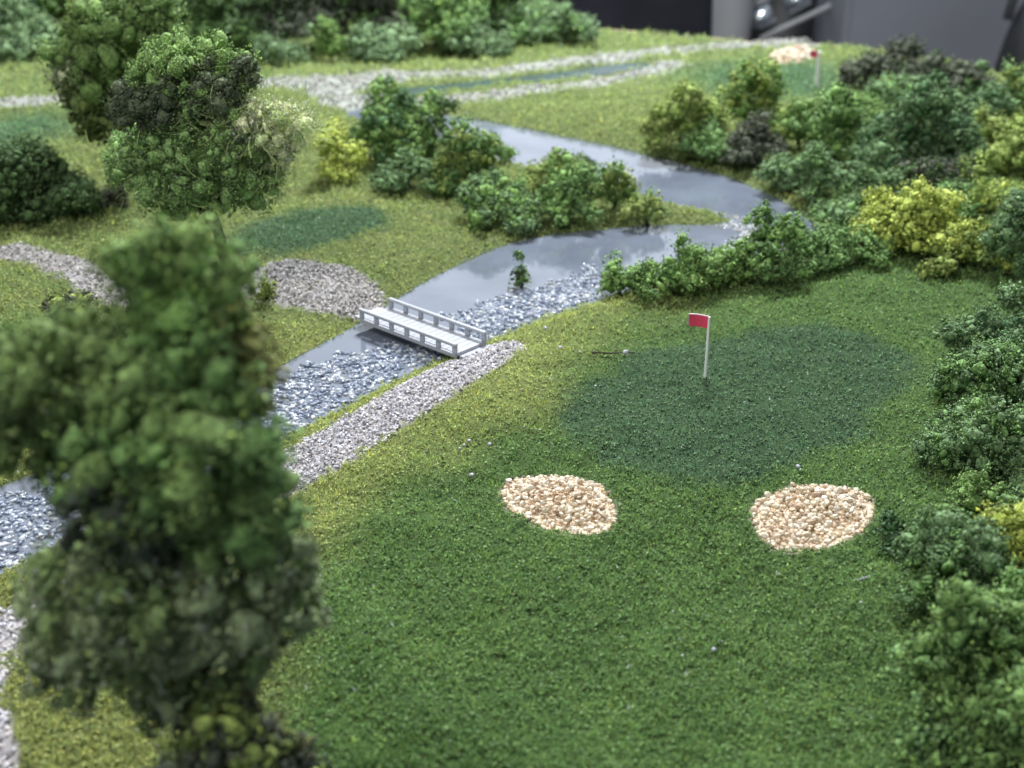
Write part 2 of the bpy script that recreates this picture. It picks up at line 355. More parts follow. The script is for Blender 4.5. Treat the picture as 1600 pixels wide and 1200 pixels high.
b = crumbs(P[q] + np.array([0, 0, .012]), (R.uniform(.018, .040, n)*lod)[q], c[q])
tag(mesh('turf_crumbs', *b[:2], M['grass'], cols=b[2], smoothed=True), 'fine green crumbs scattered among the turf', None, kind='stuff')

# gravel of the paths
def fill(Pg, dens, lo, hi, jit=.08):
    mn, mx = Pg.min(0)-.1, Pg.max(0)+.1; mx[1] = min(mx[1], 66); mn[1] = max(mn[1], 9.5)
    mn[0] = max(mn[0], -34)
    n = int(dens*(mx-mn).prod()); xx = R.uniform(mn[0], mx[0], n); yy = R.uniform(mn[1], mx[1], n)
    ok = (sdf(Pg, xx, yy) + (N2(xx, yy, 4)-.5)*jit*2 < 0) & (np.abs(xx) < yy*.55+1); return xx[ok], yy[ok]
def grey_tones(n, base, sp=.16, warm=.25):
    c = np.repeat(base[None], n, 0)*R.normal(1, sp, (n, 1)).clip(.3, 1.6)
    r = R.random((n, 1)); c = np.where(r < warm, c*np.array([1.04, .97, .88]), c); c = np.where(r > .86, c*.35, c); return c
paths = [('gravel_path', 430, .035, sr(204, 203, 210), 'pale grey gravel path leading from the bridge towards the near left'),
         ('gravel_path', 330, .042, sr(178, 176, 175), 'grey gravel path with a raised heap at the far end of the bridge'),
         ('gravel_path', 60, .070, sr(180, 182, 178), 'white gravel paths around the long narrow pond at the back')]
for i, (nm, dens, s, base, lab) in enumerate(paths):
    xx, yy = fill(PATHS[i], dens, 0, 0, .10 if i < 2 else .5); n = len(xx)
    hgt = height(xx, yy) + R.uniform(0, s*1.2, n)
    b = grit(np.stack([xx, yy, hgt], 1), R.uniform(.5, 1.15, n)*s*(1 if i else 1), grey_tones(n, base))
    tag(mesh(nm, *b[:2], M['gravel'], cols=b[2]), lab, None, kind='stuff')
# ------------------------------------------------------------------ rapids: clear acrylic chips in the river
m, nt, bs = nodes('clear_acrylic'); ta = nt.nodes.new('ShaderNodeAttribute'); ta.attribute_name = 'tint'; nt.links.new(ta.outputs['Color'], bs.inputs['Base Color']); bs.inputs['Roughness'].default_value = .08
bs.inputs['Transmission Weight'].default_value = .40; bs.inputs['IOR'].default_value = 1.45; bs.inputs['Coat Weight'].default_value = .6
M['ice'] = m
RAP = [gpoly(p, WZ) for p in [
    [(405, 612), (440, 592), (500, 562), (560, 548), (600, 536), (700, 548), (735, 545), (620, 592), (520, 645), (430, 692), (300, 755), (90, 852), (0, 900), (-200, 980), (-200, 860), (0, 775), (150, 715), (300, 650)],
    [(690, 492), (740, 478), (800, 455), (850, 447), (890, 425), (925, 415), (945, 440), (942, 469), (850, 496), (790, 521), (750, 538)],
    [(1080, 340), (1105, 328), (1130, 334), (1170, 342), (1195, 366), (1160, 398), (1120, 398), (1150, 375), (1150, 360), (1110, 350)]]]
VV, FF, CV, off = [], [], [], 0
for j, Pg in enumerate(RAP):
    xx, yy = fill(Pg, 260, 0, 0, .22); kk = (sdf(RIVER, xx, yy) < -.02) & (N3(xx, yy, 2.6) > .12); xx, yy = xx[kk], yy[kk]; n = len(xx)
    s = R.uniform(.022, .075, n)
    tone = R.random((n, 1)); cc = np.where(tone < .52, np.array([.30, .36, .48]), np.where(tone < .72, np.array([.66, .73, .88]), np.array([.92, .95, 1.0])))  # white tints paint highlights on the chips, grey-blue the water showing through
    v, f, cv = grit(np.stack([xx, yy, np.zeros(n)], 1), s*1.15, cc if j < 2 else np.maximum(cc, .6)); v[:, 2] = WZ + v[:, 2]*.55 + np.repeat(R.uniform(-.02, .02, n), 6); CV.append(cv)
    VV.append(v); FF.append(f+off); off += len(v)
o = tag(mesh('rapids', np.concatenate(VV), np.concatenate(FF), M['ice'], cols=np.concatenate(CV), smoothed=True), 'white and clear glassy chips forming rapids in the river', None, kind='stuff')

# ------------------------------------------------------------------ bunkers: pebbles
def pebble_mesh(k):
    import bmesh
    bm = bmesh.new(); bmesh.ops.create_icosphere(bm, subdivisions=1, radius=1)
    sx, sy, sz = R.uniform(.8, 1.25), R.uniform(.7, 1.0), R.uniform(.6, .9)
    for v in bm.verts: v.co *= float(R.uniform(.72, 1.2)); v.co.x *= sx; v.co.y *= sy; v.co.z *= sz
    me = bpy.data.meshes.new('pebble'); bm.to_mesh(me); bm.free()
    pal = [sr(232, 206, 172), sr(240, 224, 196), sr(222, 186, 148), sr(236, 214, 178), sr(246, 236, 218), sr(222, 190, 150), sr(230, 200, 160), sr(206, 160, 120), sr(238, 218, 190), sr(216, 190, 160), sr(228, 200, 160), sr(226, 214, 200)]
    c = soft(pal[k % len(pal)], .56, .90)*np.array([1, .99, .93])
    at = me.attributes.new('tint', 'FLOAT_COLOR', 'POINT'); at.data.foreach_set('color', np.tile([*c, 1], len(me.vertices)).astype(np.float32))
    me.materials.append(M['stone']); return me
PEB = [pebble_mesh(i) for i in range(24)]
def bunker(i, label, npeb, s0):
    B = BUNK[i]; c = B.mean(0); root = tag(empty('sand_bunker', (c[0], c[1], hz(*c))), label, 'sand bunker', 'pebble bunkers on the golf course')
    pts = []; mn, mx = B.min(0), B.max(0); cand = R.uniform(mn, mx, (9000, 2)); cd_ = -sdf(B, cand[:, 0], cand[:, 1]); kk = cd_ > .0; cand, cd_ = cand[kk], cd_[kk]; ed = []
    for p, e in zip(cand, cd_):
        if len(pts) >= npeb: break
        if pts and np.min(((np.array(pts)-p)**2).sum(1)) < (s0*(1.22 if len(pts) < npeb*.8 else .85))**2: continue
        pts.append(p); ed.append(e)
    # sand bed under the pebbles
    xs = []; Fb = []
    ring = grow(B, -.01); n = len(ring); cz = root.location.z
    V = [[ring[a][0]-c[0], ring[a][1]-c[1], hz(*ring[a])+.014-cz] for a in range(n)]
    for f in (.66, .33): V += [[(ring[a][0]-c[0])*f, (ring[a][1]-c[1])*f, hz(c[0]+(ring[a][0]-c[0])*f, c[1]+(ring[a][1]-c[1])*f)+.02-cz] for a in range(n)]
    V.append([0, 0, .02]); a = np.arange(n); b_ = (a+1) % n
    T = np.concatenate([np.stack([a, b_, b_+n], 1), np.stack([a, b_+n, a+n], 1), np.stack([a+n, b_+n, b_+2*n], 1), np.stack([a+n, b_+2*n, a+2*n], 1), np.stack([a+2*n, b_+2*n, np.full(n, 3*n)], 1)])
    mesh('sand_bed', V, T, M['gravel'], root, cols=np.tile(sr(196, 180, 158), (len(V), 1)))
    xx, yy = fill(B, 900 if i < 2 else 60, 0, 0, .02); m_ = len(xx); rel = np.stack([xx-c[0], yy-c[1], height(xx, yy)+.02-cz], 1)
    b = grit(rel, R.uniform(.012, .03, m_)*(1 if i < 2 else 2.5), grey_tones(m_, sr(226, 204, 174), .12))
    o = mesh('coarse_sand', *b[:2], M['gravel'], root, cols=b[2]); o['kind'] = 'stuff'
    for p, e in zip(pts, ed):
        me = PEB[int(R.integers(24))]; o = bpy.data.objects.new('pebble', me); COL.objects.link(o); o.parent = root
        s = s0*R.uniform(.5, 1.15)
        o.location = (p[0]-c[0], p[1]-c[1], hz(*p)-cz + s*R.uniform(.35, .95) + .085*ss(0, .4, e)); o.scale = (s, s, s); o.rotation_euler = tuple(R.uniform(-.5, .5, 2)) + (R.uniform(0, 6.28),)
bunker(0, 'oval bunker of tan pebbles left of and below the near putting green', 290, .060)
bunker(1, 'rounded bunker of tan pebbles at the right, beside the dark bushes', 295, .060)
bunker(2, 'small blurred bunker of cream pebbles behind the far red flag', 60, .16)

# ------------------------------------------------------------------ footbridge
def bridge():
    zb = .10
    A = G(567, 498, zb); B = G(712, 553, zb); C_ = G(612, 478, zb)
    ax = (B-A); L = math.hypot(ax[0], ax[1]); ang = math.atan2(ax[1], ax[0])
    nrm = np.array([-math.sin(ang), math.cos(ang)]); Wd = float(np.dot((C_-A)[:2], nrm)); Wd = max(.50, min(Wd, 1.2))*.87
    c = (A+B)[:2]/2 + nrm*Wd/2
    root = tag(empty('footbridge', (c[0], c[1], zb), ang), 'small white footbridge with post and rail sides crossing the river', 'bridge')
    h = .165
    fin(box(0, 0, -.02, L+.1, Wd, .05, .008), 'deck', M['white'], root)
    fin(box(L/2+.05+.14, 0, -.05, .26, Wd*.9, .03, .006), 'ramp', M['white'], root); fin(box(-L/2-.05-.14, 0, -.05, .26, Wd*.9, .03, .006), 'ramp', M['white'], root)
    for s in (-1, 1):
        yb = s*(Wd/2+.022)
        fin(box(0, yb, -.03, L+.1, .05, .085, .008), 'side_beam', M['white'], root)
        fin(box(0, yb, h+.03, L+.10, .085, .06, .010), 'handrail', M['white'], root)
        for k in range(7):
            xk = -L/2 + L*k/6; fin(box(xk, yb, .0875, .11, .05, .150, .006), 'post', M['whitegrey'], root)
        for k in range(3): fin(box(-L/2+L*(k+.5)/3, yb-s*.14, -.09, .06, .06, .09, .008), 'pier', M['whitegrey'], root)
    # plank seams as narrow boards across the deck
    nb = 17; bw = (L+.08)/nb
    me = None
    for k in range(nb):
        xk = -(L+.08)/2 + bw*(k+.5)
        if me is None: o = fin(box(0, 0, 0, bw-.006, Wd-.03, .012, .003), 'plank', M['white'], root); me = o.data
        else: o = bpy.data.objects.new('plank', me); COL.objects.link(o); o.parent = root
        o.location = (xk, 0, .0125 + random.uniform(0, .002))
bridge()

# ------------------------------------------------------------------ flags
def flag(px, py, hh, label, pxr, lean, fw, rz):
    b = G(px, py); z = hz(b[0], b[1]); root = tag(empty('golf_flag', (b[0], b[1], z), rz), label, 'flag', 'red golf flags on white sticks')
    V, Fq = tube_arrays([(np.array([[0, 0, -.05], [lean*.5, 0, hh*.5], [lean, 0, hh]]), [pxr*1.15, pxr, pxr*.9]), (np.array([[lean, 0, hh], [lean, 0, hh+.012]]), [pxr*.9, pxr*.2])], 10)
    mesh('stick', V, Fq, M['stick'], root, smoothed=True)
    n = 9; s = np.linspace(0, 1, n)
    def cloth(x0, x1, z0, z1, th, y0):
        xs = x0+(x1-x0)*s; yo = y0+.03*np.sin(s*3.2); dz = .05*np.interp(xs, [-fw, 0], [1, 0])
        V = np.concatenate([np.stack([xs, yo-th, z0+dz], 1), np.stack([xs, yo-th, z1+dz], 1), np.stack([xs, yo+th, z1+dz], 1), np.stack([xs, yo+th, z0+dz], 1)])
        a = np.arange(n-1); q = [np.stack([a+i*n, a+1+i*n, a+1+((i+1) % 4)*n, a+((i+1) % 4)*n], 1) for i in range(4)]
        q.append(np.array([[0, n, 2*n, 3*n], [n-1, 4*n-1, 3*n-1, 2*n-1]])); return V, np.concatenate(q)
    fh = fw*.62
    V, q = cloth(-fw, -pxr*.6, hh-fh, hh-.004, .008, 0); mesh('flag_cloth', V+np.array([lean, 0, 0]), q, M['red'], root)
    V, q = cloth(-fw-.012, -pxr*.6, hh-.004+.001, hh+.016, .010, 0); mesh('flag_border', V+np.array([lean, 0, 0]), q, M['flagedge'], root)
    V, q = cloth(-fw-.014, -fw-.001, hh-fh, hh-.004, .010, 0); mesh('flag_border', V+np.array([lean, 0, 0]), q, M['flagedge'], root)
flag(1101, 600, 1.22, 'near red flag on a thin white stick in the dark putting green', .027, .0, .36, 0.0)
flag(1276, 134, 1.32, 'far blurred red flag on a white stick on the back green', .085, -.03, .36, .3)

# ------------------------------------------------------------------ foliage
def ico(k):
    import bmesh
    bm = bmesh.new(); bmesh.ops.create_icosphere(bm, subdivisions=k, radius=1)
    v = np.array([list(a.co) for a in bm.verts]); f = np.array([[q.index for q in p.verts] for p in bm.faces]); bm.free(); return v, f
ICO_V, ICO_F = ico(2); ICO1 = ico(1)
def foliage(name, blobs, col, parent, rn=.07, cs=.022, dens=1.0, flat=True, var=.15, flecks=0.0, fleck_col=(.55, .6, .45), ground=None, col2=None, lobe=.24, fuzz=.16, core=2):
    CS = .82 if fuzz < .25 else .72
    """blobs: hulls (centre xyz, radii xyz). Each hull carries lobes, each lobe nodules, each nodule small crumbs; lobes are solid inside"""
    LC, LR = [], []
    for (c, r) in blobs:
        c = np.array(c, float); r = np.array(r, float)*np.ones(3); rm = r.mean(); lr0 = min(.50*rm, lobe)
        area_ = 4*math.pi*((r[0]*r[1]+r[0]*r[2]+r[1]*r[2])/3); want = max(4, int(.95*area_/(math.pi*lr0*lr0))); got = []
        d = unit(want*12)
        if flat: d[:, 2] = np.abs(d[:, 2])*1.15 - .15
        q = c + d*(r-lr0*.55)*R.uniform(.86, 1.06, (len(d), 1)); rr = lr0*R.choice([.55, .75, 1.0, 1.25], len(d))
        for p_, r_ in zip(q, rr):
            if len(got) >= want: break
            if got:
                gg = np.array(got)
                if (np.linalg.norm(gg[:, :3]-p_, axis=1) < .72*(gg[:, 3]+r_)).any(): continue
            got.append([*p_, r_])
        gg = np.array(got); LC.append(gg[:, :3]); LR.append(gg[:, 3])
        LC.append(c[None]); LR.append(np.array([r.min()*.62]))
    LC = np.concatenate(LC); LR = np.concatenate(LR)
    if ground is not None: k = LC[:, 2] > ground-LR*.4; LC, LR = LC[k], LR[k]
    col = soft(col, .86, FG)*WARM; c2 = col if col2 is None else soft(col2, .86, FG)*WARM; L = len(LC)
    lk = R.normal(0, 1, L); m2 = (lk > .4)[:, None]*1.0; lcol = (col*(1-m2) + c2*m2)*(1+lk[:, None]*.09)*R.normal(1, .05, (L, 1))
    IV, IF = ICO1 if core == 1 else (ICO_V, ICO_F)
    nv = len(IV); cv = LC[:, None] + IV[None]*R.uniform(.74, .96, (L, nv, 1))*(LR[:, None, None]*CS)
    cf = (IF[None] + nv*np.arange(L)[:, None, None]).reshape(-1, 3); cc = np.repeat(lcol*.8, nv, 0)  # cores tinted darker than the crumbs, shade painted into the creases
    # nodules
    nn = np.maximum(6, 3.1*(LR/rn)**2).astype(int); li = np.repeat(np.arange(L), nn); d = unit(len(li))
    NR = rn*R.uniform(.6, 1.3, len(li)); NC = LC[li] + d*LR[li][:, None]*R.uniform(.74, 1.02, (len(li), 1))
    def inside(P, own, f):
        kk = min(12, L); D = ((LC[:, None]-LC[None])**2).sum(-1)**.5 - LR[None]; nb = np.argsort(D, axis=1)[:, :kk][own]; r_ = np.zeros(len(P), bool)
        for j in range(kk): q = nb[:, j]; r_ |= (q != own) & (((P-LC[q])**2).sum(1) < (LR[q]*f)**2)
        return r_
    kp = ~inside(NC, li, .80); NC, NR, li, d = NC[kp], NR[kp], li[kp], d[kp]
    m_ = np.maximum(4, (dens*1.15*(NR/cs)**2)).astype(int); idx = np.repeat(np.arange(len(NC)), m_)
    e = unit(len(idx)); sg = (e*d[idx]).sum(1); e = e - d[idx]*(np.minimum(sg, 0)*1.7)[:, None]; e /= np.linalg.norm(e, axis=1)[:, None]
    P = NC[idx] + e*NR[idx][:, None]*(1.0 + R.normal(0, fuzz, (len(idx), 1)))
    away = ((P-CAM)*e).sum(1)/np.linalg.norm(P-CAM, axis=1) > .20; kp = ~away | (R.random(len(P)) < .06)
    kp &= ~inside(P, li[idx], .92)
    if ground is not None: kp &= P[:, 2] > ground-.02
    P, idx = P[kp], idx[kp]
    C = lcol[li[idx]]*R.normal(1.05, var, (len(P), 1)).clip(.5, 1.7)*R.normal(1, .06, (len(NC), 1))[idx]
    h = R.random((len(P), 1)); C = np.where(h < .12, C*np.array([1.25, 1.14, .85]), C); C = np.where(h > .90, C*np.array([.65, .75, .8]), C)
    if flecks: C = np.where((R.random(len(P)) < flecks)[:, None], np.array(fleck_col)*R.uniform(.5, 1.2, (len(P), 1)), C)
    v, f, c_ = crumbs(P, R.uniform(.7, 1.6, len(P))*cs, C)
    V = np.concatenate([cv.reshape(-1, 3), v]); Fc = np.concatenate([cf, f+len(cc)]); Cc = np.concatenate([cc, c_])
    for wl, am in ((.62, .050), (.27, .026), (.12, .012)):            # bend the lumps out of round
        wl *= max(1, rn/.07)**.7; am *= max(1, rn/.07)**.7; D = np.zeros_like(V)
        for _ in range(3):
            k_ = unit(1)[0]*2*math.pi/wl*R.uniform(.7, 1.3); D += np.sin(V@k_ + R.uniform(0, 6.28))[:, None]*unit(1)*am
        V = V + D
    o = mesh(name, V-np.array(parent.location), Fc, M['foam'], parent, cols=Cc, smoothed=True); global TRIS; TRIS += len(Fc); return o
FG = 2.05; WARM = np.array([1.05, 1.0, .86])
TRIS = 0
K = dict(green=sr(100, 136, 72), mid=sr(90, 126, 72), dark=sr(66, 94, 56), blue=sr(90, 122, 84), teal=sr(98, 128, 94), yellow=sr(150, 168, 72), lime=sr(126, 152, 74), olive=sr(112, 132, 64),
         black=sr(72, 80, 70), deep=sr(58, 92, 58), pale=sr(134, 166, 104))
def bush(cx, by, w_, h_, kind, label, kind2=None, mix=None, lift=0.0, grp='foam bushes on the golf course', nm='bush'):
    f0 = G(cx, by); d = np.linalg.norm(f0-CAM); s = d/F; dep = math.asin(10/d)
    rx = w_*s/2*1.24; ry = min(rx*.85, h_*s*.9)
    H = max(h_*s - ry*math.sin(dep)*1.0, h_*s*.70)/math.cos(dep)*1.30
    ctr = f0[:2] + np.array([f0[0], f0[1]])/np.linalg.norm(f0[:2])*ry*.8
    z = hz(*ctr); root = tag(empty(nm, (ctr[0], ctr[1], z)), label, 'bush', grp)
    cs = .0205*max(1, d/24)**1.25*(1.15 if d < 18 else 1); rn = .062*max(1, d/28)
    blobs = [((ctr[0], ctr[1], z+H*.32), (rx*.70, ry*.70, H*.40))]
    k = int(np.clip(w_/24, 2, 6))
    for j in range(k):
        a = (j+R.uniform(.1, .9))/k*2-1; hh = H*R.uniform(.66, 1.18)*(1-.40*a*a); rb = R.uniform(.30, .46)*min(rx, H*1.1)
        yy_ = R.uniform(-.6, .6)*ry*math.sqrt(1-a*a*.9); top = hh*(1-.2*abs(yy_)/ry); rzb = rb*R.uniform(.9, 1.5)
        blobs.append(((ctr[0]+a*(rx-rb*.8), ctr[1]+yy_, z+max(top-rzb, rzb*.4)), (rb, rb, rzb)))
        if R.random() < .5: blobs.append(((ctr[0]+a*(rx-rb*.7)+R.normal()*.1*rx, ctr[1]-ry*R.uniform(.5, .85), z+H*R.uniform(.10, .28)), (rb*.8, rb*.7, rb*.7)))
    foliage('leaves', blobs, K[kind], root, rn=rn, cs=cs, ground=z, col2=K[kind2] if kind2 else None, lobe=.155*max(1, d/30), core=1)
    st, fq = tube_arrays([(np.array([[0, 0, -.05], [R.uniform(-.1, .1)*rx, 0, H*.3], [R.uniform(-.3, .3)*rx, .1*ry, H*.6]]), [.05, .04, .02])], 6)
    mesh('stem', st, fq, M['bark'], root)
    return root
B = [
 # centre group on the peninsula
 (532, 292, 78, 82, 'yellow', 'bright yellow bush at the left end of the peninsula clump', None),
 (612, 264, 120, 104, 'green', 'tall green bush behind the yellow bush on the peninsula', 'deep'),
 (668, 250, 84, 92, 'dark', 'dark green upright bush at the back of the peninsula clump', 'green'),
 (640, 305, 90, 62, 'blue', 'low blue-green bush at the front of the peninsula clump, beside the yellow bush', None),
 (728, 308, 110, 88, 'mid', 'rounded mid-green bush in the middle of the peninsula clump', 'olive'),
 (782, 262, 52, 42, 'green', 'small green bush poking up at the edge of the upper river arm', None),
 (778, 362, 124, 78, 'blue', 'wide blue-green bush at the front of the peninsula beside the meadow', 'green'),
 (868, 312, 110, 72, 'olive', 'olive bush behind the wide blue-green peninsula bush', 'green'),
 (888, 352, 96, 84, 'mid', 'mid-green bush between the blue-green bush and the river bend', 'green'),
 (958, 338, 92, 74, 'green', 'full green bush near the right end of the peninsula', 'olive'),
 (906, 258, 34, 34, 'deep', 'little dark green tuft standing up over the peninsula bushes', None),
 (1012, 352, 66, 62, 'olive', 'rightmost olive bush at the tip of the peninsula', 'mid'),
 # hedge above near green
 (968, 462, 78, 60, 'green', 'leftmost green bush of the hedge at the edge of the rapids', None),
 (1018, 472, 96, 66, 'mid', 'wide green bush second from the left in the hedge along the river', 'green'),
 (1082, 464, 100, 74, 'green', 'green bush third from the left in the hedge along the river', None),
 (1196, 450, 116, 106, 'mid', 'tallest green bush of the hedge behind the near putting green', 'green'),
 (1136, 450, 84, 62, 'green', 'low green bush tucked left of the tallest hedge bush', None),
 (1284, 432, 100, 66, 'mid', 'low green bush right of the tallest hedge bush', None),
 (1348, 424, 84, 56, 'green', 'low green bush in front and left of the bright yellow bush', 'mid'),
 (1412, 414, 150, 108, 'yellow', 'large bright yellow bush above the right side of the near green', None),
 (1502, 432, 104, 74, 'yellow', 'smaller yellow bush adjoining the right of the large yellow bush', 'olive'),
 (1462, 440, 60, 40, 'olive', 'low olive bush at the foot of the large yellow bush', None),
 (1570, 444, 90, 110, 'blue', 'blue-green bush at the right edge beyond the yellow bushes', 'deep'),
 # right back mass
 (1062, 246, 110, 104, 'olive', 'yellow-green bush at the left end of the back right thicket', 'lime'),
 (1166, 226, 110, 112, 'green', 'tall upright green bush in the back right thicket', 'olive'),
 (1100, 258, 92, 62, 'mid', 'low green bush in front of the yellow-green one at the upper river arm', None),
 (1172, 266, 98, 72, 'black', 'blackish bush in front of the tall upright green bush', None),
 (1248, 250, 96, 90, 'green', 'green bush right of the tall upright one', 'olive'),
 (1222, 300, 84, 60, 'blue', 'blue-green bush at the bank right of the blackish bush', None),
 (1276, 322, 90, 70, 'blue', 'blue-green bush where the upper river arm ends', 'mid'),
 (1300, 268, 110, 100, 'mid', 'broad mid-green bush in the middle of the back right thicket', 'green'),
 (1330, 205, 90, 62, 'green', 'green bush below the blackish crest bushes', 'mid'),
 (1352, 150, 84, 60, 'black', 'leftmost blackish bush on the crest of the thicket', None),
 (1402, 148, 64, 70, 'black', 'narrow blackish bush on the crest right of the far flag', None),
 (1472, 176, 120, 76, 'black', 'wide blackish bush on the right of the thicket crest', 'dark'),
 (1392, 190, 110, 76, 'blue', 'blue-green bush just in front of the blackish crest', 'mid'),
 (1428, 300, 168, 146, 'blue', 'largest blue-green bush in the middle of the back right thicket', 'deep'),
 (1520, 232, 110, 84, 'blue', 'dull blue-green bush right of the largest blue-green one', 'deep'),
 (1576, 200, 90, 70, 'mid', 'green bush at the right edge at the top of the thicket', 'olive'),
 (1546, 266, 130, 80, 'olive', 'yellow-olive bush near the right edge in the thicket', 'lime'),
 (1600, 290, 110, 90, 'lime', 'lime green bush cut by the right edge of the thicket', 'olive'),
 (1356, 330, 84, 62, 'blue', 'small blue-green bush behind the large yellow bush', None),
 (1452, 322, 110, 60, 'black', 'low blackish bush behind the large yellow bush', 'dark'),
 (1512, 316, 64, 64, 'lime', 'small lime bush right of the low blackish bush', None),
 (1310, 374, 90, 66, 'blue', 'dark blue-green bush between the river end and the large yellow bush', 'mid'),
 (1556, 346, 90, 56, 'lime', 'pale lime bush above the right yellow bush', 'yellow'),
 (1492, 346, 84, 46, 'mid', 'green bush directly right of the top of the large yellow bush', None),
 (1590, 396, 80, 70, 'blue', 'blue-green bush at the right edge level with the yellow bushes', None),
 # right edge near
 (1584, 520, 60, 74, 'blue', 'dark blue-green bush at the right edge above the small yellow bush', None),
 (1522, 580, 130, 76, 'blue', 'blue-green bush reaching out furthest left at the right edge of the green', 'deep'),
 (1604, 566, 60, 58, 'yellow', 'small bright yellow bush at the right edge beside the near green', None),
 (1552, 660, 170, 130, 'blue', 'large blue-green bush at the right edge level with the near green', 'mid'),
 (1540, 780, 170, 120, 'blue', 'blue-green bush at the right edge above the large yellow one', 'mid'),
 (1528, 816, 88, 56, 'green', 'small bright green bush left of the tall yellow bush', None),
 (1394, 868, 70, 56, 'deep', 'low dark green bush touching the right pebble bunker', None),
 (1466, 970, 150, 140, 'blue', 'rounded blue-green bush left of the tall yellow bush', 'mid'),
 (1582, 958, 122, 176, 'yellow', 'tall yellow bush at the right edge in the lower half', None),
 (1540, 1010, 110, 90, 'deep', 'dark green bush at the foot of the tall yellow bush', None),
 (1500, 1160, 190, 170, 'green', 'big green bush at the lower right corner', 'mid'),
 (1590, 1110, 120, 130, 'mid', 'green bush cut by the right edge above the lower right corner', 'green'),
 (1580, 1230, 180, 130, 'green', 'green bush cut by the bottom right corner of the frame', 'mid'),
 (1512, 640, 110, 80, 'mid', 'mid-green bush at the left rim of the right edge thicket, level with the near green', 'blue'),
 (1590, 640, 80, 90, 'blue', 'dark blue-green bush cut by the right edge under the small yellow bush', 'deep'),
 (1500, 720, 110, 84, 'blue', 'blue-green bush at the left rim of the right edge thicket, above the right bunker', 'mid'),
 (1600, 740, 80, 110, 'mid', 'green bush cut by the right edge above the tall yellow bush', 'blue'),
 (1450, 880, 80, 70, 'mid', 'green bush directly right of the right pebble bunker', 'green'),
 (1450, 1210, 100, 90, 'mid', 'low green bush at the bottom edge left of the corner bushes', 'green'),
 (1540, 1060, 140, 120, 'green', 'green bush above the big one in the lower right corner', 'mid'),
 (1590, 850, 90, 90, 'mid', 'green bush cut by the right edge behind the tall yellow bush', 'blue'),
 # left and back
 (52, 356, 168, 112, 'dark', 'large dark green bush at the left edge behind the tall foreground tree', None),
 (-10, 330, 100, 90, 'dark', 'dark green bush cut by the left edge', 'deep'),
 (185, 334, 46, 38, 'black', 'small blackish bush left of the middle tree trunk', None),
 (112, 512, 90, 52, 'black', 'dark grey-green bush beside the gravel path at the left', 'olive'),
 (814, 444, 34, 50, 'green', 'tiny green bush standing alone in the river', 'dark'),
 (418, 482, 40, 30, 'olive', 'tiny olive tuft at the left end of the gravel heap', None),
 (30, 98, 130, 76, 'teal', 'pale blue-green bush at the back left edge', None),
 (335, 92, 170, 130, 'mid', 'mid-green bush in the back row behind the middle tree', 'dark'),
 (225, 80, 170, 120, 'lime', 'lime bush in the back row behind the left trees', 'olive'),
 (60, 40, 180, 110, 'olive', 'olive bush at the top left corner', 'lime'),
 (450, 92, 150, 130, 'black', 'dark grey bush in the middle of the back row', 'teal'),
 (440, 108, 90, 40, 'teal', 'low pale teal bush at the foot of the dark grey back bush', None),
 (518, 104, 60, 64, 'green', 'small green bush in the back row left of the dark grey one', None),
 (565, 88, 170, 140, 'black', 'tall dark grey bush in the back row', 'mid'),
 (600, 104, 110, 56, 'teal', 'teal bush at the foot of the tall dark grey back bush', None),
 (680, 88, 140, 120, 'mid', 'bright mid-green bush in the back row right of centre', 'green'),
 (740, 92, 130, 46, 'teal', 'long low teal bush at the front of the back row', None),
 (775, 70, 150, 110, 'mid', 'green bush near the right end of the back row', 'teal'),
 (850, 74, 120, 74, 'teal', 'rightmost pale green bush of the back row', 'mid'),
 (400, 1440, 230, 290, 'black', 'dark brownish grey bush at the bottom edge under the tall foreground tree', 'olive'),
]
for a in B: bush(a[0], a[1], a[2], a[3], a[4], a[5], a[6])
for i, (a, c_, e, k_) in enumerate([(150, 40, 150, 'mid'), (300, 20, 160, 'dark'), (420, 16, 150, 'mid'), (520, 14, 150, 'lime'), (640, 20, 150, 'olive'), (10, 10, 150, 'lime')]):
    bush(a, c_, e, 120, k_, ['mid-green bush behind the back left tree at the top edge', 'dark green bush at the top edge left of centre', 'green bush at the top edge in the rearmost row', 'lime bush at the top edge in the rearmost row', 'olive bush at the top edge beside the bright gap', 'lime green bush in the very top left corner'][i], 'deep')

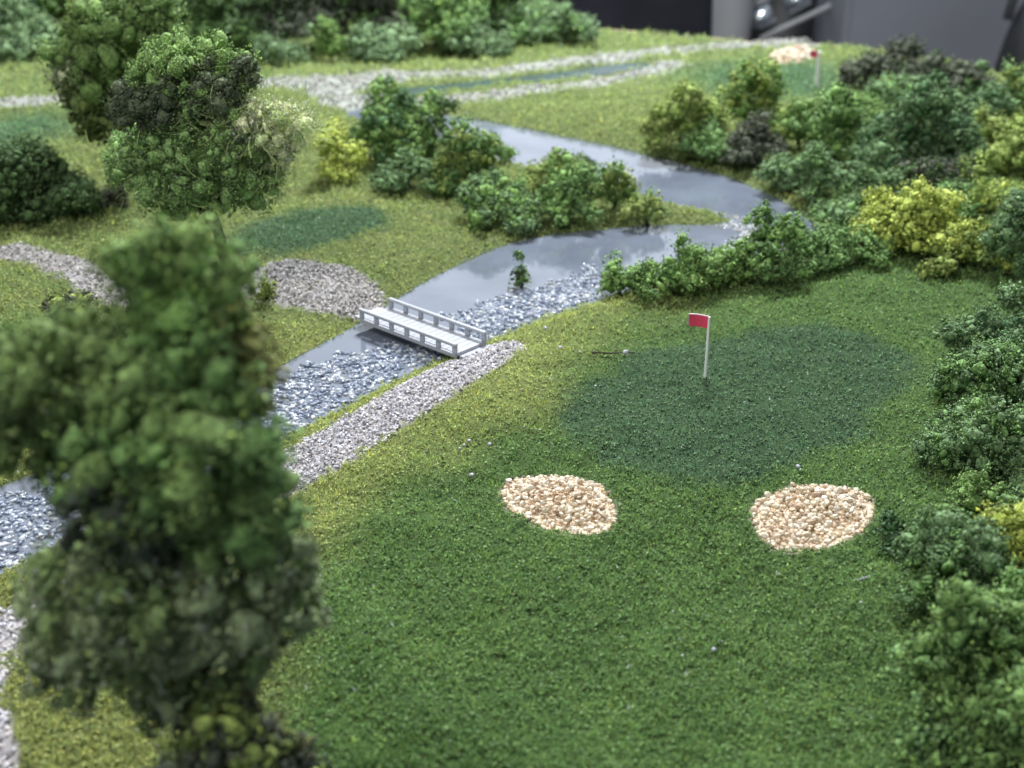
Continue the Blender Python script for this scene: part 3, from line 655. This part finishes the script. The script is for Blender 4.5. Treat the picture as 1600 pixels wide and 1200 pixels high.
# ------------------------------------------------------------------ trees
def tree(base, blobs_sets, label, trunk_r, top, limbs, fibres=None):
    z = hz(base[0], base[1]); root = tag(empty('tree', (base[0], base[1], z)), label, 'tree')
    b0 = np.array([0, 0, -.1]); tp = np.array(top)-np.array([base[0], base[1], z])
    n = 9; s = np.linspace(0, 1, n)[:, None]; pts = b0 + (tp-b0)*s + np.concatenate([.12*np.sin(s*7), .1*np.cos(s*5)-.1, 0*s], 1)
    paths = [(pts, trunk_r*(1.25-1.0*s[:, 0]))]
    for lp in limbs:
        e = np.array(lp)-np.array([base[0], base[1], z]); k = int(n*R.uniform(.35, .6)); st = pts[k]; q = np.linspace(0, 1, 5)[:, None]
        paths.append((st+(e-st)*q + np.array([0, 0, .15])*np.sin(q*3.1), trunk_r*(.55-.42*q[:, 0])))
    V, Fq = tube_arrays(paths, 8); mesh('trunk', V, Fq, M['bark'], root, smoothed=True)
    for bs_, kw in blobs_sets:
        foliage('crown', bs_, kw.pop('col'), root, flat=False, **kw)
    if fibres:
        P, n_, c0, ln = fibres; ps = []
        for j in range(n_):
            c, r = P[int(R.integers(len(P)))]; d = unit(1)[0]; p = np.array(c)+d*np.array(r)*1.02; v = np.cross(d, unit(1)[0])*.6 + d*.5; v /= np.linalg.norm(v)
            L = ln*R.uniform(.5, 1.6); m = 7; cur = [p]
            cv = unit(1)[0]*.6
            for _ in range(m-1): v = v + cv*.45 + R.normal(size=3)*.12; v /= np.linalg.norm(v); cur.append(cur[-1]+v*L/m)
            ps.append((np.array(cur)-np.array([base[0], base[1], z]), np.full(m, .0055)))
        V, Fq = tube_arrays(ps, 3); o = mesh('lichen_threads', V, Fq, M['grass'], root, cols=np.tile(c0, (len(V), 1))*R.uniform(.7, 1.2, (len(V), 1))); o['kind'] = 'stuff'
    return root
def PB(px, py, rpx, Y, dz=1.0, dy=.85):       # clump seen around a point, at depth y = Y
    c = Wp(px, py, Y); d = np.linalg.norm(c-CAM); r = rpx*d/F; return (tuple(c), (r, r*dy, r*dz))
# middle tree with lichen
Ym = G(335, 470)[1]
low = [PB(290, 252, 84, Ym), PB(215, 245, 52, Ym+.2), PB(380, 260, 66, Ym+.1), PB(330, 235, 90, Ym-.2), PB(262, 300, 44, Ym)]
lich = [PB(400, 195, 62, Ym-.1, .75), PB(446, 190, 42, Ym, .7), PB(425, 225, 46, Ym), PB(350, 190, 40, Ym-.3, .7)]
topc = [PB(260, 104, 46, Ym), PB(320, 98, 44, Ym+.1), PB(290, 122, 58, Ym-.2), PB(370, 110, 38, Ym), PB(240, 125, 40, Ym)]
dkc = [PB(205, 165, 36, Ym-.2), PB(270, 160, 44, Ym-.5), PB(330, 150, 46, Ym-.4), PB(380, 110, 26, Ym-.3), PB(240, 170, 36, Ym-.5)]
tree(G(352, 478), [
    (low, dict(col=sr(112, 148, 88), rn=.06, cs=.020, fuzz=.4, lobe=.2, flecks=.10, fleck_col=(.55, .62, .46), dens=.9)),
    (lich, dict(col=sr(190, 216, 160), rn=.06, cs=.017, fuzz=.6, lobe=.2, flecks=.25, fleck_col=(.75, .8, .62), dens=.9)),
    (topc, dict(col=sr(104, 138, 76), rn=.07, cs=.022, lobe=.22, dens=.9)),
    (dkc, dict(col=sr(74, 86, 68), rn=.065, cs=.022, lobe=.2, dens=.9))],
    'middle tree with green top, dark band and pale stringy lichen on its right side', .13, Wp(318, 150, Ym),
    [Wp(400, 200, Ym), Wp(230, 240, Ym+.2), Wp(270, 110, Ym), Wp(350, 230, Ym)], fibres=(lich*6+low, 900, sr(190, 206, 140), .55))
# back left tree
Yb = G(190, 300)[1]
tree(G(190, 300), [
    ([PB(190, 60, 70, Yb), PB(120, 95, 48, Yb), PB(160, 110, 60, Yb), PB(235, 30, 50, Yb), PB(150, 30, 46, Yb+.3), PB(200, 120, 52, Yb+.2)], dict(col=sr(92, 122, 66), rn=.10, cs=.034, dens=.8, lobe=.32)),
    ([PB(150, 170, 50, Yb), PB(175, 190, 42, Yb), PB(130, 140, 34, Yb-.2)], dict(col=sr(86, 104, 56), rn=.10, cs=.034, dens=.8, lobe=.3)),
    ([PB(105, 120, 30, Yb-.3), PB(128, 140, 26, Yb-.4)], dict(col=sr(150, 164, 132), rn=.10, cs=.034, flecks=.2, dens=.8))],
    'blurred olive tree at the back left with a pale patch on its left side', .14, Wp(180, 70, Yb), [Wp(120, 110, Yb), Wp(230, 60, Yb)])
# big foreground tree
Yf = 9.9
def FB(px, py, r, dY=0.0, dz=1.0): return PB(px, py, r, Yf+dY, dz)
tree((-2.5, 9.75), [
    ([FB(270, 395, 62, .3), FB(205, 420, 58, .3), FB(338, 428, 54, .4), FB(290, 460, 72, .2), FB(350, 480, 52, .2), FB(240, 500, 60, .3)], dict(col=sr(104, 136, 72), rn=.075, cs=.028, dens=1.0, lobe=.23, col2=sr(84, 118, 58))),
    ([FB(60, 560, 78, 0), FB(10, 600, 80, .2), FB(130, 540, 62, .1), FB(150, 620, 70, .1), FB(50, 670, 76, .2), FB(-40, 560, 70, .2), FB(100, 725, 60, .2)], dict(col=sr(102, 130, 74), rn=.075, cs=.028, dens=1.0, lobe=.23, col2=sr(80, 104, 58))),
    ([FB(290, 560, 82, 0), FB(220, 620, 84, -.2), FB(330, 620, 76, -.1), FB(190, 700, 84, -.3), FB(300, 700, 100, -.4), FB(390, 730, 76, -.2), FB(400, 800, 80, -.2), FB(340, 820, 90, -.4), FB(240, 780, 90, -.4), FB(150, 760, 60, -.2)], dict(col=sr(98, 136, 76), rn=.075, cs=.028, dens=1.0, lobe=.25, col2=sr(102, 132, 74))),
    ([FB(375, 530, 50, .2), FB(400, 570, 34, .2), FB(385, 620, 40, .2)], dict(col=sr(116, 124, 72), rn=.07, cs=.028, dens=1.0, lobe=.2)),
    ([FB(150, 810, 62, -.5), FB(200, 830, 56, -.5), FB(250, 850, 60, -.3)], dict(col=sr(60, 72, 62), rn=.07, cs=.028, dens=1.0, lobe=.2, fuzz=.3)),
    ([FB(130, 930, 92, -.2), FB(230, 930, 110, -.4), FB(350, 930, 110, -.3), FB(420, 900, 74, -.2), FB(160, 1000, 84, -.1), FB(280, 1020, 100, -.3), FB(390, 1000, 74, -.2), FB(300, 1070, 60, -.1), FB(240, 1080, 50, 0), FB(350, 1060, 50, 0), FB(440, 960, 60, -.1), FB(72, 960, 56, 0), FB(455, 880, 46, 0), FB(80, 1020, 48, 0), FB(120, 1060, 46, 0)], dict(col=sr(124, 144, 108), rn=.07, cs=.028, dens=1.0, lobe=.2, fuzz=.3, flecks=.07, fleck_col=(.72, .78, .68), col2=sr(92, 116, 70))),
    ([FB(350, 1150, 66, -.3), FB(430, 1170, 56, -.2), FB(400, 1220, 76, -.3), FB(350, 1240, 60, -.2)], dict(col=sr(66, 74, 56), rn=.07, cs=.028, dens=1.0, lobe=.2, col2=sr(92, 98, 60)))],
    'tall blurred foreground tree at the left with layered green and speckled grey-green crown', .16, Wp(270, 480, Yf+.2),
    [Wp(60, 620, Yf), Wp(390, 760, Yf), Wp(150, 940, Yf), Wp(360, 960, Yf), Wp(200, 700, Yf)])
print('FOLIAGE TRIS', TRIS)

# ------------------------------------------------------------------ dim room behind the model
tag(fin(box(0, 110, -40.5, 400, 300, 1), 'floor', M['floorm']), kind='structure')
def slab(x0, x1, y_top, Y, z0, depth, name, mat, label, cat, bev=.4):
    a = Wp(x0, 60, Y); b = Wp(x1, 60, Y); zt = Wp(0, y_top, Y)[2]
    o = fin(box(0, depth/2, (zt-z0)/2, b[0]-a[0], depth, zt-z0, bev), name, mat); o.location = ((a[0]+b[0])/2, Y, z0)
    return tag(o, label, cat)
slab(835, 1330, -190, 112, -40, 3, 'dark_screen', M['darkp'], 'black fabric screen standing behind the far end of the model', 'screen')
slab(1318, 1900, -160, 92, -40, 12, 'grey_cabinet', M['greyp'], 'plain grey cabinet side standing behind the right end of the model', 'cabinet')
wn = slab(560, 832, -190, 120, -40, 3, 'window', M['whitebg'], 'bright window glimpsed above the back row of bushes', 'window')
m, nt, b = nodes('bright_pane'); b.inputs['Emission Color'].default_value = (.93, .97, 1, 1); b.inputs['Emission Strength'].default_value = 1.2
pn = fin(box(0, -.3, 42, 14, .2, 30), 'pane', m, wn)
# tapered post
pc = Wp(1142, 60, 96); ph = 34
root = tag(empty('grey_post', (pc[0], 96, -40)), 'grey tapered post between the black screen and the chrome rails', 'post')
V, Fq = tube_arrays([(np.array([[0, 0, 0], [0, 0, 30], [0, 0, 48], [0, 0, 62]]), [.9, 1.25, 2.0, 2.6])], 28); mesh('shaft', V, Fq, M['postp'], root, smoothed=True)
V, Fq = tube_arrays([(np.array([[0, 0, 0], [0, 0, 1.2], [0, 0, 1.25]]), [4, 3.8, .9])], 28); mesh('foot', V, Fq, M['postp'], root, smoothed=True)
# dark chair-like frame with two chrome rails
root = tag(empty('black_chair', (Wp(1240, 60, 100)[0], 100, -40)), 'black chair with bright chrome rails behind the far flag', 'chair')
org = np.array(root.location)
zc = Wp(1240, 110, 100)[2]+40
fin(box(0, 2, zc-2, 8.2, 1.6, 18, .5), 'backrest', M['black'], root, True)
fin(box(0, -2, zc-12, 8.6, 8, 2, .6), 'seat', M['black'], root, True)
for sx in (-3.6, 3.6):
    for sy in (-5, 2): V, Fq = tube_arrays([(np.array([[sx, sy, 0], [sx, sy, zc-12]]), [.35, .35])], 8); mesh('leg', V, Fq, M['black'], root, smoothed=True)
for (xa, ya, xb, yb, rr) in [(1172, 36, 1206, 18, .75), (1228, 8, 1262, -8, .7), (1172, 12, 1300, -60, .25), (1190, 60, 1300, 8, .22)]:
    p = Wp(xa, ya, 97)-org; q = Wp(xb, yb, 97)-org; V, Fq = tube_arrays([(np.array([p+(p-q)*.02, p, (p+q)/2, q, q+(q-p)*.02]), [rr*.5, rr, rr, rr, rr*.5])], 10)
    mesh('rail', V, Fq, M['chrome' if rr > .3 else 'postp'], root, smoothed=True)
# black bag at the right edge
c = Wp(1600, 90, 84); root = tag(empty('black_bag', (c[0], 84, -40)), 'black rounded bag cut by the right edge behind the model', 'bag')
import bmesh
bm = bmesh.new(); bmesh.ops.create_uvsphere(bm, u_segments=28, v_segments=18, radius=1)
for v in bm.verts:
    v.co = Vector((v.co.x*(3.0+.3*math.sin(v.co.z*6)), v.co.y*3, v.co.z*22 + 20 + (c[2]+40-38)))
fin(bm, 'body', M['black'], root, True)
V, Fq = tube_arrays([(np.array([[-1.5, 0, c[2]+40+2.4], [-1.0, 0, c[2]+40+5.5], [1.0, 0, c[2]+40+5.5], [1.5, 0, c[2]+40+2.4]]), [.3]*4)], 8); mesh('handle', V, Fq, M['black'], root, smoothed=True)

# ------------------------------------------------------------------ loose bits lying on the model
def bead(px, py, r, label, z0=0.0):
    import bmesh
    b = G(px, py); bm = bmesh.new(); bmesh.ops.create_icosphere(bm, subdivisions=2, radius=r)
    for v in bm.verts: v.co *= float(R.uniform(.8, 1.15)); v.co.z *= .8
    o = fin(bm, 'white_bead', M['white'], None, True); o.location = (b[0], b[1], hz(b[0], b[1])+.06+r*.4); tag(o, label, 'bead', 'stray white beads lying on the turf')
bead(977, 557, .062, 'white bead lying at the right end of the dark twig'); bead(765, 696, .04, 'lone white bead in the turf right of the short white row')
bead(718, 699, .03, 'lowest bead of the short white row in the turf above the left bunker'); bead(725, 694, .03, 'middle bead of the short white row in the turf above the left bunker'); bead(733, 688, .036, 'uppermost bead of the short white row in the turf above the left bunker')
bead(737, 746, .045, 'white bead in the turf just left of the left pebble bunker'); bead(875, 556, .05, 'greyish white bead on the olive turf left of the dark twig'); bead(852, 519, .045, 'small pale bead high on the olive turf near the river bank')
bead(1245, 747, .04, 'white bead just above the right pebble bunker'); bead(1115, 1018, .035, 'white bead alone in the wide turf at the bottom')
for k in range(5): bead(1338+k*4.5, 921-k*1.2, .018, ['first', 'second', 'third', 'fourth', 'fifth'][k] + ' from the left in a short row of tiny white beads below the right bunker')
b0, b1 = G(925, 560), G(992, 555); q = np.linspace(0, 1, 7)[:, None]; pts = b0+(b1-b0)*q; pts[:, 2] = height(pts[:, 0], pts[:, 1])+.07; pts[:, 1] += .02*np.sin(q[:, 0]*9)
V, Fq = tube_arrays([(pts, np.linspace(.022, .012, 7)), (pts[3]+np.array([[0, 0, 0], [.06, .12, .03], [.1, .2, .03]]), [.012, .01, .005])], 6)
tag(mesh('twig', V, Fq, M['bark'], smoothed=True), 'thin dark twig lying on the turf left of the near flag', 'twig')
print('TOTAL TRIS', sum(len(o.data.polygons)*(2 if o.data.polygons and len(o.data.polygons[0].vertices)==4 else 1) for o in sc.objects if o.type=='MESH'))
